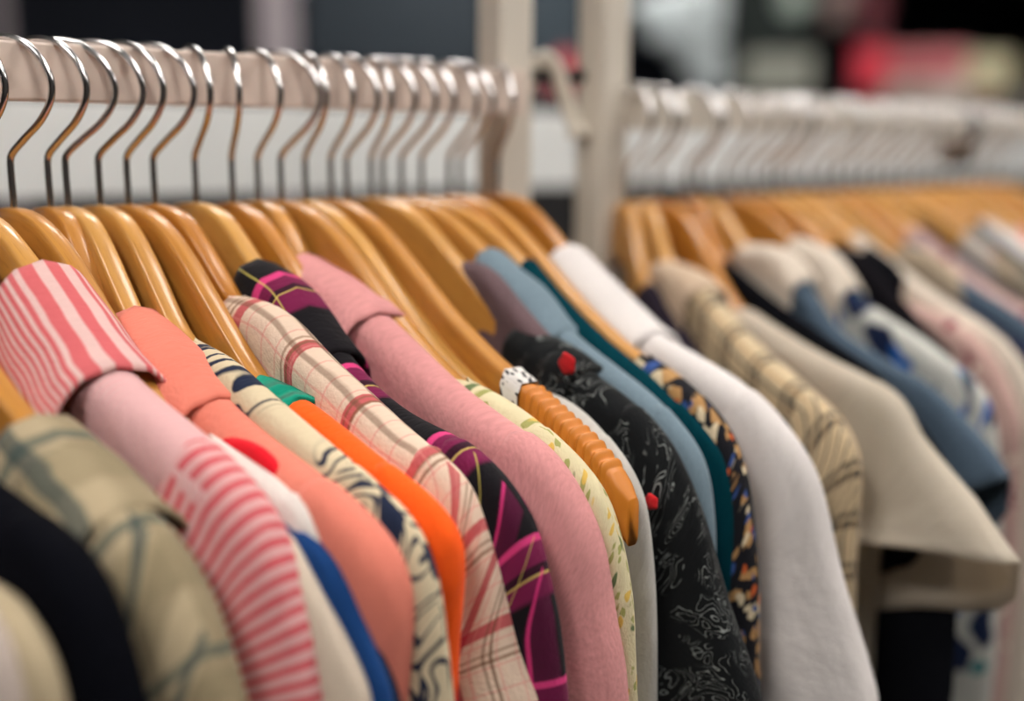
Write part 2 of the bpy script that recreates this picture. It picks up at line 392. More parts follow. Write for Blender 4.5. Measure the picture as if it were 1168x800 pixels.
SHAPES = {}                                # garment key -> (s list, ridge height list, s of the knee)
def shape_for(key, drop=0.0):
    # the bar lies just under the cloth of its own garment
    if key is None: return .216, (PROF_S, [z-drop*sstep(0, .12, q) for q, z in zip(PROF_S, PROF_Z)])
    RS, RZ, knee = SHAPES[key]; s0 = RS[0]; d0 = RZ[0]-.0035-interp(s0, PROF_S, PROF_Z)
    qs = [i*.222/44 for i in range(45)]; zs = []
    for q in qs:
        if q < s0: zs.append(interp(q, PROF_S, PROF_Z)+d0*sstep(min(.02, s0*.3), s0*1.1, q))
        else: zs.append(interp(q, RS, RZ)-.0035-.006*sstep(.17, .22, q))
    return min(.212, knee-.010), (qs, zs)
def hanger(u, tw, hook_deg, label, zo=0.0, group=None, name='wooden_hanger', key=None, drop=0.0):
    # tw: twist of the arms about the neck; hook_deg: how far the hook is turned
    t = thing(name, label, 'hanger', (u, 0, zo), math.radians(tw), group); put(t, u, tw, zo)
    if BAR_ME.materials: pass
    else: BAR_ME.materials.append(WOOD); HOOK_ME.materials.append(CHROME)
    me = BAR_ME
    if key or drop:
        S_, sh = shape_for(key, drop); me = wood_bar_mesh(S_, sh); me.materials.append(WOOD)
    b = bpy.data.objects.new('shoulder_bar', me); COL.objects.link(b); b.parent = t
    h = bpy.data.objects.new('hook', HOOK_ME); COL.objects.link(h); h.parent = t
    h.rotation_euler = (0, 0, math.radians(hook_deg-tw))
    return t

ANG2 = math.radians(5.3)                    # the far rack stands turned a little away from the line of the near one
def put(t, u, tw_deg, zo):
    if u > .5:
        t.location = (.5135+(u-.5135)*math.cos(ANG2), (u-.5135)*math.sin(ANG2), zo)
    t.rotation_euler = (0, 0, math.radians(tw_deg))
# ---- garments
def garment(key, label, cat, u, tw, w, pts, body_mat, sleeve_mat=None, collar=None, name='shirt', zo=0.0,
            start=None, sleeve_w=.115, sleeve_end=-.56, hem=-.66, fold=1.0, short=False, group=None, seam=.186, lod=1, seed=0, cwide=1.0):
    rnd = random.Random(key+str(seed)); ph = rnd.uniform(0, 60)
    root = thing(name, label, cat, (u, 0, zo), math.radians(tw), group); put(root, u, tw, zo)
    pts = [Vector((a, b, 0)) for a, b in pts]
    line = catmull(pts, 8)
    if not short:
        e = pts[-1]; line += [Vector((e.x+.002, e.y-.05, 0)), Vector((e.x+.006, e.y-.12, 0)), Vector((e.x+.002, min(e.y-.2, sleeve_end), 0))]
    ridge = smooth_line(resample(line, .004), 5)
    arc = [0.0]
    for a, b in zip(ridge, ridge[1:]): arc.append(arc[-1]+(b-a).length)
    s0 = ridge[0].x
    # shoulder height as a function of s (first pass of the ridge out to the knee)
    ks = [0]; 
    for i in range(1, len(ridge)):
        if ridge[i].x > ridge[ks[-1]].x+1e-4 and ridge[i].x < .215: ks.append(i)
        elif ridge[i].x >= .215: break
    RS = [ridge[i].x for i in ks]; RZ = [ridge[i].y for i in ks]; RA = [arc[i] for i in ks]
    smax = min(.208, RS[-1]+.004)
    SHAPES[key] = (RS, RZ, max(p.x for p in ridge[:ks[-1]+6]))
    wb = w*.9
    # body: back and front panels joined along the shoulders, open at the neck
    ncol = 96//lod; dd = [0, .0006, .0018, .004, .007, .011, .016, .023, .032, .045, .062, .085, .115, .15, .19, .235, .285, .34, .40, .47, .56]
    if lod > 1: dd = dd[::2]+[.56] if dd[::2][-1] != .56 else dd[::2]
    rows, uvs = [], []
    for sgn in (-1, 1):
        for i in range(ncol+1):
            s = -smax+2*smax*i/ncol; a = abs(s)
            zt = interp(max(a, s0), RS, RZ)
            open_ = sstep(s0+.006, s0-.006, a)
            if a < s0:
                k = a/max(.02, s0); zt -= (.075 if sgn > 0 else .055)*math.sqrt(max(0, 1-k*k))
            edge = math.sqrt(max(0, 1-max(0, (a-(smax-.03))/.03)**2))
            row, ur = [], []
            for d in dd:
                g = math.sqrt(max(0, 1-(1-min(d/max(wb, .001), 1))**2))
                g = max(g, open_*.8)
                g = g*(1+.45*sstep(0, .3, d))
                f = noise.noise(Vector((s*26+ph, d*3.5, sgn*4.0)))*.0050*sstep(.01, .12, d)*fold + noise.noise(Vector((s*60+ph, d*14, sgn*9.0)))*.0012*sstep(.004, .05, d)*fold
                x = sgn*(wb*g*edge+f*edge)
                if d == 0 and open_ == 0: x = 0.0
                sc = 1+.05*sstep(.1, .6, d)
                z = zt-d*(hem-zt)/(-.56)*1.0 if d > .1 else zt-d
                if d > .1:
                    z = zt-.1-(d-.1)*((zt-.1)-hem)/.46
                row.append(Vector((BOW*s*s+x, -s*sc, z))); ur.append((interp(max(a, s0), RS, RA)+(a-s0 if a < s0 else 0), d*sgn))
            rows.append(row); uvs.append(ur)
    n1 = ncol+1
    me1 = grid_mesh('b', rows[:n1], uvs[:n1]); me2 = grid_mesh('f', rows[n1:], uvs[n1:])
    bm = bmesh.new(); bm.from_mesh(me1); bm.from_mesh(me2)
    bmesh.ops.remove_doubles(bm, verts=bm.verts, dist=2e-5)
    bmesh.ops.recalc_face_normals(bm, faces=bm.faces)
    me = bpy.data.meshes.new('garment_body'); bm.to_mesh(me); bm.free()
    bpy.data.meshes.remove(me1); bpy.data.meshes.remove(me2)
    for p in me.polygons: p.use_smooth = True
    link('body', me, body_mat, root)
    # sleeves: a tube whose outer edge follows the measured line
    i0 = next((i for i in range(len(ridge)) if ridge[i].x > seam), ks[-1])
    seg = ridge[i0:]; sa = [arc[i]-arc[i0] for i in range(i0, len(ridge))]
    for side in (1, -1):
        rows, uvs = [], []; nr = 36//lod; step_ = 1 if lod == 1 else 2
        idx = list(range(0, len(seg), step_))
        for q, i in enumerate(idx):
            p = seg[i]; l = sa[i]; f = sstep(0, .17, l)
            ang = -PI/2*1.18+(-PI+PI/2*1.18)*f             # inward direction turns from down to level
            V = Vector((math.cos(ang), math.sin(ang), 0))
            if short: W = .075+.075*sstep(0, sa[-1], l)+.01
            else: W = .070+(sleeve_w-.070)*sstep(0, .10, l)-.03*sstep(.2, .5, l)
            c = p+V*W*.5
            ws = w*(1.04+.35*sstep(.02, .30, l)) if not short else w*(1.05+.22*sstep(.03, sa[-1], l))
            xs = -.010*sstep(.02, sa[-1], l) if short else 0.0
            if q == 0: ws *= .86
            if q == 0: c = c+V*.0012
            row, ur = [], []
            for k in range(nr):
                a = 2*PI*k/nr; ca, sn = math.cos(a), math.sin(a)
                e1 = math.copysign(abs(ca)**.9, ca); e2 = math.copysign(abs(sn)**.8, sn)
                fo = noise.noise(Vector((ca*1.7+ph, sn*1.7, l*5+side*7)))*.0058*sstep(.02, .16, l)*fold
                fo += noise.noise(Vector((ca*4+ph, sn*4, l*16)))*.0024*fold*sstep(0, .05, l)
                if ca > .75: fo *= .5
                r1 = W*.5+fo; r2 = ws+fo
                pt = c-V*(e1*r1)
                if short: pt = pt+Vector((0, -((.045+.05*max(0, -ca))*max(0, sn)**.6+.006*max(0, -ca))*(l/sa[-1])**2, 0))
                x = BOW*min(abs(pt.x), .265)**2+e2*r2+xs
                row.append(Vector((x, -pt.x*side, pt.y)))
                ur.append((l+arc[i0], a*(W*.32)))
            ur.append((l+arc[i0], 2*PI*W*.32))
            rows.append(row); uvs.append(ur)
        me = grid_mesh('garment_sleeve', rows, uvs, closed=True)
        sl = link('sleeve', me, sleeve_mat or body_mat, root)
        if short or lod == 1:
            md = sl.modifiers.new('cloth thickness', 'SOLIDIFY'); md.thickness = .0012; md.offset = -1
    # collar leaf folded over each shoulder end
    if collar:
        cmat, clen, cdep, lift = collar
        for side in (1, -1):
            rows, uvs = [], []; nl = 14
            for i in range(nl+1):
                t = i/nl; l = -.007+(clen+.007)*t
                if l < 0: p = ridge[0]+(ridge[0]-ridge[2]).normalized()*(-l)
                else:
                    j = next((q for q in range(len(arc)) if arc[q] >= l), len(arc)-1); p = ridge[j]
                up_ = lift*(1-.45*t)+.001; row, ur = [], []
                for k in range(33):
                    v = -1+2*k/32; av = abs(v); d = av*cdep*(1-.10*t)
                    rr = w*(1.12+.10*t)*(1+(cwide-1)*sstep(0, 1, av)*1.0)
                    rr *= cwide**.5; g = math.sqrt(max(0, 1-(1-min(d/rr, 1))**2))*(1+.25*sstep(.2, 1, av))
                    fl = .0015*noise.noise(Vector((t*3+ph, v*3, side)))
                    s = p.x
                    row.append(Vector((BOW*s*s+math.copysign(1, v)*(rr*g+.0018*(.4+t)+fl) if av > .01 else BOW*s*s, -s*side, p.y+up_-d)))
                    ur.append((l, v*cdep*1.15))
                rows.append(row); uvs.append(ur)
            # the free edge turns under a little, so the leaf reads as folded cloth
            last = rows[-1]; rows.append([p+Vector((0, -.0006*side if True else 0, -.0026)) for p in last]); uvs.append([(a+.002, b) for a, b in uvs[-1]])
            me = grid_mesh('collar_leaf', rows, uvs)
            co = link('collar', me, cmat, root)
            md = co.modifiers.new('cloth thickness', 'SOLIDIFY'); md.thickness = .0016; md.offset = 1
    return root

# ------------------------------------------------------------------ the room
def plane_box(name, c, s, mat, bevel=0): return struct(link(name, box_mesh(name, [(*c, *s)], bevel), mat))
X0, X1, Y0, Y1, ZT = -4.0, 10.5, -4.0, 5.2, 1.5
WALL_DARK = mat_simple('dark_shop_paint', srgb(34, 40, 54), .8)
WALL_MID = mat_simple('warm_grey_paint', srgb(84, 80, 78), .8)
WALL_LIGHT = mat_simple('light_grey_paint', srgb(112, 108, 104), .8)
FLOORM = mat_simple('dark_vinyl', srgb(44, 40, 38), .45)
plane_box('floor', ((X0+X1)/2, (Y0+Y1)/2, FLOOR-.05), (X1-X0, Y1-Y0, .1), FLOORM)
plane_box('ceiling', ((X0+X1)/2, (Y0+Y1)/2, ZT+.05), (X1-X0, Y1-Y0, .1), mat_simple('ceiling_white', srgb(200, 200, 198), .9))
plane_box('wall_back', ((X0+X1)/2, Y1+.05, 0), (X1-X0, .1, ZT-FLOOR), WALL_DARK)
plane_box('wall_right', (X1+.05, (Y0+Y1)/2, 0), (.1, Y1-Y0, ZT-FLOOR), mat_simple('black_brown_paint', srgb(30, 24, 24), .8))
plane_box('wall_left', (X0-.05, (Y0+Y1)/2, 0), (.1, Y1-Y0, ZT-FLOOR), WALL_MID)
plane_box('wall_front', ((X0+X1)/2, Y0-.05, 0), (X1-X0, .1, ZT-FLOOR), WALL_LIGHT)

# ceiling light panels (real lamps of the shop)
EM = bpy.data.materials.new('light_diffuser'); EM.use_nodes = True
nt = EM.node_tree; nt.nodes.clear(); e = nt.nodes.new('ShaderNodeEmission'); e.inputs[0].default_value = (1.0, .95, .89, 1); e.inputs[1].default_value = 28.0
o_ = nt.nodes.new('ShaderNodeOutputMaterial'); nt.links.new(e.outputs[0], o_.inputs[0])
FRAME = mat_simple('lamp_frame_white', (.8, .8, .8), .4)
def ceiling_light(x, y, sx, sy, label):
    t = thing('ceiling_light', label, 'light', (x, y, ZT-.04), 0, 'ceiling light panels')
    link('frame', box_mesh('frame', [(0, sy/2, 0, sx+.04, .03, .06), (0, -sy/2, 0, sx+.04, .03, .06), (sx/2, 0, 0, .03, sy, .06), (-sx/2, 0, 0, .03, sy, .06)], .002), FRAME, t)
    link('diffuser', box_mesh('diffuser', [(0, 0, .005, sx-.02, sy-.02, .02)], .002), EM, t)
for (x, y, sx, sy, lb) in [
        (.35, -1.5, .6, .6, 'square ceiling light over the aisle, in front of the near rack'), (1.25, -.35, .6, .6, 'square ceiling light above the start of the far rack'),
        (-.9, -.5, .6, .6, 'square ceiling light above the near end of the rack'), (2.4, -1.6, .6, .6, 'square ceiling light over the aisle to the right'),
        (.9, 1.3, .6, .6, 'square ceiling light behind the white shelf board'), (3.9, 1.4, .6, .6, 'square ceiling light above the far shelving'), (2.3, 2.6, .6, .6, 'square ceiling light near the slate panels')]:
    ceiling_light(x, y, sx, sy, lb)

# ------------------------------------------------------------------ racks
def square_post(x, y, z0, z1, w=.0255): return (x, y, (z0+z1)/2, w, w, z1-z0)
def rack(name, label, xa, xb, rail_top, posts, rail_a, rail_b, rail_mat):
    t = thing(name, label, 'clothes rack', ((xa+xb)/2, 0, FLOOR), 0)
    ox = (xa+xb)/2; oz = -FLOOR
    link('rail', box_mesh('rail', [((rail_a+rail_b)/2-ox, 0, rail_top-.0135+oz, rail_b-rail_a, .018, .027)], .0012), rail_mat, t)
    ends = [p for p in posts]
    link('bracket', box_mesh('bracket', [((rail_a+.004 if abs(rail_a-posts[0]) < abs(rail_b-posts[-1]) else rail_b-.004)-ox, .012, rail_top-.0135+oz, .008, .02, .02)], .001), rail_mat, t)
    for x in posts:
        link('post', box_mesh('post', [(x-ox, .024, (.55+FLOOR)/2+oz, .0262, .0262, .55-FLOOR)], .002), PAINT, t)
        link('foot', box_mesh('foot', [(x-ox, .024, .03, .03, .55, .03)], .004), PAINT, t)
    link('top_beam', box_mesh('top_beam', [((posts[0]+posts[-1])/2-ox, .024, .55+oz+.0131, posts[-1]-posts[0]+.0262, .0262, .0262)], .002), PAINT, t)
    link('base_beam', box_mesh('base_beam', [((posts[0]+posts[-1])/2-ox, .024, .059, posts[-1]-posts[0]-.0262, .0262, .0262)], .002), PAINT, t)
    return t
rack('clothes_rack', 'cream painted steel clothes rack with square rail, near one on the left', -.6, .44, .0768, [-.62, .4253], -.64, .4185, PAINT_RAIL)
far_rack = rack('clothes_rack', 'cream steel clothes rack continuing to the right behind the thick post', .5135-1.4, .5135+1.4, .0768-.0085, [.5135, 1.95], .5225, 1.97, PAINT)
far_rack.location = (.5135, 0, FLOOR); far_rack.rotation_euler = (0, 0, ANG2)

# ------------------------------------------------------------------ hangers on the near rack
NEAR_LABELS = {}
D = GARMENT_SHAPES
def prof_pts(s0, lift=.004, rnd=None):
    j = (rnd.uniform(-.003, .003) if rnd else 0)
    return [(s0, interp(s0, PROF_S, PROF_Z)+lift), (.10, -.044+lift+j), (.14, -.069+lift+j), (.175, -.086+lift+j), (.20, -.100+lift), (.217, -.118), (.226, -.142), (.231, -.17), (.234, -.21)]
def mm(pts): return [(a/1000.0, b/1000.0) for a, b in pts]

GAR = [  # key, label, category, name, collar, extra
 ('cream0', 'dusty cream shirt at the bottom left corner, nearest the camera', 'shirt', 'shirt', None, {}),
 ('beige0', 'thin beige shirt against the black navy jacket at lower left', 'shirt', 'shirt', None, {}),
 ('navy', 'very dark navy jacket filling the lower left', 'jacket', 'jacket', None, {}),
 ('plaid', 'olive and beige plaid shirt with a soft collar, left of the striped shirt', 'shirt', 'shirt', ('plaid', .046, .045, .003), {}),
 ('teal1', 'steel blue shirt, only a sliver between plaid and striped shirts', 'shirt', 'shirt', None, {}),
 ('stripe', 'pink and red candy striped shirt with a wide striped collar', 'shirt', 'shirt', ('stripe_wide', .052, .055, .005), {'body': 'stripe_fine', 'sleeve': 'stripe_ring', 'cw': 1.45, 'seam': .165}),
 ('cream1', 'ivory blouse sleeve just right of the candy striped shirt', 'blouse', 'blouse', None, {'seam': .20}),
 ('navyst', 'royal blue top, a narrow blue stripe between ivory and off white blouses', 'top', 'top', None, {'seam': .20}),
 ('white1', 'off white blouse between the candy striped and the salmon shirt', 'blouse', 'blouse', None, {}),
 ('red1', 'bright red top, only a small patch above the off white blouse', 'top', 'top', None, {}),
 ('inky', 'inky navy top, a dark sliver right before the salmon shirt', 'top', 'top', None, {}),
 ('salmon', 'plain salmon pink shirt', 'shirt', 'shirt', ('salmon', .062, .045, .003), {'cw': 1.1}),
 ('cream_navy', 'cream blouse with a flowing navy print', 'blouse', 'blouse', None, {}),
 ('orange', 'bright orange blouse with an emerald green neck', 'blouse', 'blouse', ('emerald', .019, .04, .001), {'sleeve': 'orange_red'}),
 ('pinkplaid', 'crinkled cream shirt with red and brown plaid', 'shirt', 'shirt', None, {'fold': 3.0}),
 ('tartan', 'black and magenta tartan shirt with yellow lines', 'shirt', 'shirt', ('tartan', .062, .05, .003), {'fold': 1.1}),
 ('pink', 'dusty pink knitted polo with folded collar', 'sweater', 'sweater', ('pink', .056, .05, .004), {'cw': 1.25}),
 ('floral', 'cream shirt with tiny olive flowers beside the pink knit', 'shirt', 'shirt', None, {}),
 ('white2', 'pale grey shirt under the ribbed hanger pad', 'shirt', 'shirt', None, {}),
 ('black_leaf', 'black blouse with fine white leaf lines and red flowers', 'blouse', 'blouse', ('black_leaf', .034, .045, .004), {'fold': 2.6}),
 ('mauve', 'mauve grey top just left of the powder blue shirt', 'top', 'top', None, {}),
 ('blue', 'powder blue grey linen shirt', 'shirt', 'shirt', ('blue', .058, .045, .001), {}),
 ('teal', 'deep teal blouse behind the powder blue shirt', 'blouse', 'blouse', None, {}),
 ('darkfloral', 'dark blouse with small orange, cream and blue flowers', 'blouse', 'blouse', None, {}),
 ('white', 'plain white jacket, last garment on the near rack', 'jacket', 'jacket', ('white', .07, .05, .002), {'cw': 1.4, 'fold': 1.6}),
 ('dk1', 'charcoal plum top, first on the far rack', 'top', 'top', None, {}),
 ('check', 'beige shirt with a black check, beside the ivory blouse', 'shirt', 'shirt', ('beige_rose', .045, .045, .003), {}),
 ('cream', 'ivory chiffon blouse with a wide flared short sleeve', 'blouse', 'blouse', None, {'short': True, 'fold': 1.4}),
 ('black2', 'black top behind the ivory chiffon blouse', 'top', 'top', None, {}),
 ('denim', 'washed blue grey denim shirt with an ivory collar', 'shirt', 'shirt', ('ivory', .055, .05, .004), {'short': True, 'hem': -.24}),
 ('bluefl', 'white blouse with large blue and teal flowers', 'blouse', 'blouse', ('ivory', .05, .045, .003), {}),
 ('dk3', 'black top behind the blue flowered blouse', 'top', 'top', None, {}),
 ('pinkfl', 'dusty pink blouse with dark red flowers', 'blouse', 'blouse', None, {}),
 ('navy3', 'dark indigo jacket on the far rack', 'jacket', 'jacket', None, {}),
 ('beige3', 'beige mottled shirt behind the indigo jacket', 'shirt', 'shirt', None, {}),
 ('pale4', 'pale flowered shirt near the right edge of the photo', 'shirt', 'shirt', None, {}),
]
GAR_ROOT = {}
for key, label, cat, name, collar, ex in GAR:
    u, w, tw, pts = D[key]; far = u > .5
    pts = mm(pts)
    if key == 'dk1': pts = [(.035, -.050), (.060, -.058), (.085, -.075), (.12, -.100), (.16, -.116), (.195, -.130), (.212, -.145), (.220, -.17), (.225, -.20)]; tw = -20
    if key in PATCH if 'PATCH' in globals() else False: pts = PATCH[key]
    bodym = M[ex.get('body', key)]; slm = M[ex.get('sleeve', ex.get('body', key))]
    col = (M[collar[0]],)+tuple(collar[1:]) if collar else None
    GAR_ROOT[key] = garment(key, label, cat, u, tw, w, pts, bodym, slm, col, name, zo=-.008 if far else 0.0,
            fold=ex.get('fold', 1.0), short=ex.get('short', False), seam=ex.get('seam', .186), hem=ex.get('hem', -.66), cwide=ex.get('cw', 1.0), lod=2 if far else 1)

# which garment hangs on which hook of the near rack (rail position -> words)
near = [(-.012, 'cream0'), (.003, 'beige0'), (.022, 'navy'), (.052, 'plaid'), (.070, 'teal1'), (.100, 'stripe')]
WORDS = {k: l for k, l, *_ in GAR}
SHORT = {'cream0': 'dusty cream shirt', 'beige0': 'thin beige shirt', 'navy': 'very dark navy jacket', 'plaid': 'olive and beige plaid shirt', 'teal1': 'steel blue shirt', 'stripe': 'candy striped shirt',
 'white1': 'off white blouse', 'navyst': 'royal blue top', 'cream1': 'ivory blouse', 'inky': 'inky navy top', 'salmon': 'salmon pink shirt', 'cream_navy': 'cream and navy print blouse', 'orange': 'bright orange blouse', 'pinkplaid': 'cream and red plaid shirt', 'tartan': 'magenta tartan shirt',
 'pink': 'dusty pink knit', 'floral': 'cream shirt with tiny flowers', 'white2': 'pale grey shirt', 'black_leaf': 'black leaf print blouse', 'mauve': 'mauve grey top', 'blue': 'powder blue shirt', 'teal': 'deep teal blouse', 'darkfloral': 'dark flowered blouse', 'white': 'plain white jacket',
 'dk1': 'charcoal plum top', 'check': 'beige and black check shirt', 'cream': 'ivory chiffon blouse', 'black2': 'black top behind the ivory blouse', 'denim': 'washed denim shirt', 'bluefl': 'blue flowered blouse', 'dk3': 'black top beside the pink flowered blouse', 'pinkfl': 'pink flowered blouse', 'navy3': 'dark indigo jacket', 'beige3': 'mottled beige shirt', 'pale4': 'pale flowered shirt at the right'}
for key in ('cream0', 'beige0', 'navy', 'plaid', 'teal1', 'stripe'):
    u, w, tw, pts = D[key]
    hanger(u, tw, 35+random.uniform(-8, 8), 'honey wooden hanger with chrome hook carrying the '+SHORT[key], key=key)
# the twenty hooks seen in the photo, matched to garments by position
order = {0: 'white1', 1: 'inky', 2: 'salmon', 3: 'cream_navy', 4: 'orange', 5: 'pinkplaid', 6: 'tartan', 8: 'pink', 9: 'floral', 12: 'white2', 13: 'black_leaf', 14: 'mauve', 15: 'blue', 16: 'teal', 18: 'darkfloral', 19: 'white'}
BARE = {7: 'broad pale wooden hanger between the tartan shirt and the dusty pink knit', 10: 'bare light wooden hanger right behind the one with the cream shirt with tiny flowers', 11: 'broad wooden hanger with a ribbed amber grip pad on its tip', 17: 'wooden hanger between the teal blouse and the dark flowered blouse'}
for i, (u, hk) in enumerate(HOOKS):
    if i in order:
        k = order[i]; h = hanger(u, D[k][2], hk, 'honey wooden hanger with chrome hook carrying the '+SHORT[k], key=k)
    else: h = hanger(u, {7: 7, 10: 6, 11: 2, 17: 2}[i], hk, BARE[i], drop={7: .030, 10: .014, 11: 0, 17: .016}[i])
    if i == 11: RIB_HANGER = h
# ribbed grip pad and size tag on the broad hanger
def rib_pad_mesh():
    rows, uvs = [], []; n = 170; a0, a1 = .163, .2235
    for i in range(n+1):
        s = a0+(a1-a0)*i/n; zt = interp(s, PROF_S, PROF_Z); h = interp(s, [0, .03, .08, .16, .21, .222], [.040, .041, .038, .031, .027, .020])
        rib = .0019*(.5+.5*math.cos(2*PI*(s-a0)/.0044)) if .004 < s-a0 < .050 else .0
        th = .0062+rib*.5; hh = h*.5+.0012; e = sstep(a1+.0005, a1-.006, s); th *= .6+.4*e
        row = []
        for k in range(20):
            a = 2*PI*k/20; c, d = math.cos(a), math.sin(a)
            row.append(Vector((BOW*s*s+math.copysign(abs(c)**.5, c)*th, -s, zt-h*.5+math.copysign(abs(d)**.35, d)*(hh+rib))))
        rows.append(row); uvs.append([(s, k*.006) for k in range(21)])
    me = grid_mesh('grip_pad', rows, uvs, closed=True)
    bm = bmesh.new(); bm.from_mesh(me); bmesh.ops.holes_fill(bm, edges=[e for e in bm.edges if e.is_boundary], sides=0)
    bmesh.ops.recalc_face_normals(bm, faces=bm.faces); bm.to_mesh(me); bm.free()
    for p in me.polygons: p.use_smooth = True
    return me
pad = link('grip_pad', rib_pad_mesh(), RIBBED, RIB_HANGER); pad['label'] = 'ribbed amber grip pad'
tagm = blobs('printed_tape', P(214, 210, 206), [(260.0, .36, P(60, 58, 60), .6)])
s_, zt_ = .158, -.0695
rows = []
for ds in (-.0055, .0055):
    s = s_+ds; zt = interp(s, PROF_S, PROF_Z); x = BOW*s*s
    rows.append([Vector((x-.0075, -s, zt-.036)), Vector((x-.0078, -s, zt-.004)), Vector((x-.0050, -s, zt+.0022)), Vector((x+.0050, -s, zt+.0022)), Vector((x+.0078, -s, zt-.004)), Vector((x+.0075, -s, zt-.036)), Vector((x, -s, zt-.0385))])
tp = link('printed_tape', grid_mesh('tape', rows, [[(0, k*.012) for k in range(8)], [(.011, k*.012) for k in range(8)]], closed=True), tagm, RIB_HANGER)
tp['label'] = 'white printed tape wrapped round the bar'

# two red printed rosettes on the near side of the black blouse
rosette_mat = plain('red_rosette_cotton', P(196, 34, 40), .2)
leaf_root = GAR_ROOT['black_leaf']; u_, w_l, tw_, pt_ = D['black_leaf']
for s_r, z_r, r_r, o_r in ((.160, -.0755, .0056, .85), (.212, -.135, .0040, 1.2)):
    rows, uvs = [], []
    for i in range(9):
        a = PI*i/8; rr = max(.0002, math.sin(a)*r_r)
        rows.append([Vector((BOW*s_r*s_r-w_l*o_r-.0012-.0016*math.cos(a)*1.0, -s_r+math.cos(b)*rr*(1+.08*math.cos(5*b)), z_r+math.sin(b)*rr*(1+.08*math.cos(5*b)))) for b in (2*PI*k/25 for k in range(25))])
        uvs.append([(i*.001, k*.001) for k in range(26)])
    ro = link('rosette', grid_mesh('rosette', rows, uvs, closed=True), rosette_mat, leaf_root); ro['label'] = 'small red rosette'

# ------------------------------------------------------------------ far rack hangers and the crowd beyond
far_used = sorted(D[k][0] for k in D if D[k][0] > .5)
for k in D:
    u, w, tw, pts = D[k]
    if u > .5:
        hanger(u, -20 if k == 'dk1' else tw, random.uniform(-10, 22), 'out of focus wooden hanger carrying the '+SHORT[k], zo=-.008, key=k)
extra_u = [.688, .700, .770, .790, .812, .858, .882, .906, .931, .957, .984, 1.012, 1.041, 1.071, 1.102]
kinds = [('black2', 'black top'), ('ivory', 'ivory blouse'), ('denim', 'blue denim shirt'), ('pinkfl', 'pink patterned blouse'), ('navy3', 'indigo top'), ('beige3', 'beige print shirt'), ('dk3', 'black ribbed top'), ('teal', 'teal blouse'), ('white', 'white shirt'), ('pale4', 'pale print shirt'), ('salmon', 'salmon top'), ('dk1', 'plum top'), ('cream', 'cream blouse'), ('black2', 'black shirt'), ('orange', 'orange red top')]
order_words = ['first', 'second', 'third', 'fourth', 'fifth', 'sixth', 'seventh', 'eighth', 'ninth', 'tenth', 'eleventh', 'twelfth', 'thirteenth', 'fourteenth', 'fifteenth']
for i, u in enumerate(extra_u):
    mk, words = kinds[i]; tw = random.uniform(-6, 4); rr = random.Random(i)
    place = 'behind the black top on the far rack' if i == 0 else ('left of the indigo jacket on the far rack' if i == 1 else 'on the far rack, %s beyond the indigo jacket' % order_words[i-2])
    garment('x'+str(i), words+' '+place, words.split()[-1], u, tw, .011, prof_pts(.07+rr.uniform(0, .02), .004, rr), M[mk], None, None, words.split()[-1], zo=-.008, lod=3)
    hanger(u, tw, random.uniform(-10, 22), 'blurred wooden hanger carrying the '+words+' '+(place if i < 2 else '')+('' if i < 2 else order_words[i-2]+' beyond the indigo jacket'), zo=-.008, key='x'+str(i))

# ivory plastic hanger hooked on a dark peg between the racks
t = thing('plastic_hanger', 'ivory plastic hanger hanging by its large hook between the two posts', 'hanger', (.446, .06, 0), math.radians(-37))
hp = [(0, 0, -.03), (0, 0, 0), (.005, 0, .030), (.012, 0, .050), (.019, 0, .070), (.0255, 0, .083), (.033, 0, .090), (.040, 0, .083), (.045, 0, .070), (.051, 0, .052), (.057, 0, .036)]
pl = resample(catmull(hp, 8), .003)
link('hook', tube_mesh('hook', pl, [.0056]*(len(pl)-3)+[.0066, .0075, .0066], 14), PLASTIC, t)
ap = [(-.18, 0, -.16), (-.12, 0, -.12), (-.05, 0, -.055), (0, 0, -.028), (.05, 0, -.055), (.12, 0, -.12), (.18, 0, -.16)]
link('shoulder_bar', tube_mesh('arms', resample(catmull(ap, 8), .006), .0048, 10), PLASTIC, t)
pa = Vector((.5005, .03, .078)); pb = Vector((.446, .06, .078))+Vector((math.cos(math.radians(-37)), math.sin(math.radians(-37)), 0))*.033
pb.y += .0
tag(link('peg', tube_mesh('peg', [pa, pb, pb+(pb-pa).normalized()*.012], [.0048, .0048, .0048], 12), BLACK), 'short dark peg holding the ivory plastic hanger', 'peg')

sd = thing('size_divider', 'small dark round size divider on the far rail near the right edge', 'divider', (.5135+.50*math.cos(ANG2), .50*math.sin(ANG2), .050), ANG2)
rows, uvs = [], []
for xx, r0 in ((-.002, .0165), (-.0035, .018), (-.0035, .0225), (.0035, .0225), (.0035, .018), (.002, .0165)):
    rows.append([Vector((xx, math.cos(a)*r0, .0+math.sin(a)*r0)) for a in (2*PI*k/28 for k in range(28))]); uvs.append([(r0, k*.01) for k in range(29)])
rows.append(rows[0]); uvs.append(uvs[0])
link('disc', grid_mesh('disc', rows, uvs, closed=True), BLACK, sd)
link('size_plate', box_mesh('plate', [(0, 0, -.026, .006, .034, .022)], .002), BLACK, sd)

# ------------------------------------------------------------------ the white shelf board and the shop behind
t = thing('shelf_board', 'long white shelf board running behind both racks', 'shelf', (1.0, .47, FLOOR), math.radians(-1))
link('fascia', box_mesh('fascia', [(.35, 0, -FLOOR+.0225, 3.6, .018, .089)], .002), WHITE_BOARD, t)
link('shelf', box_mesh('shelf', [(.35, .16, -FLOOR+.045, 3.6, .30, .018)], .002), WHITE_BOARD, t)
for x in (-1.3, .35, 2.0): link('bracket_post', box_mesh('p', [(x, .30, (-FLOOR+.035)/2, .04, .04, -FLOOR+.035)], .003), BLACK, t)

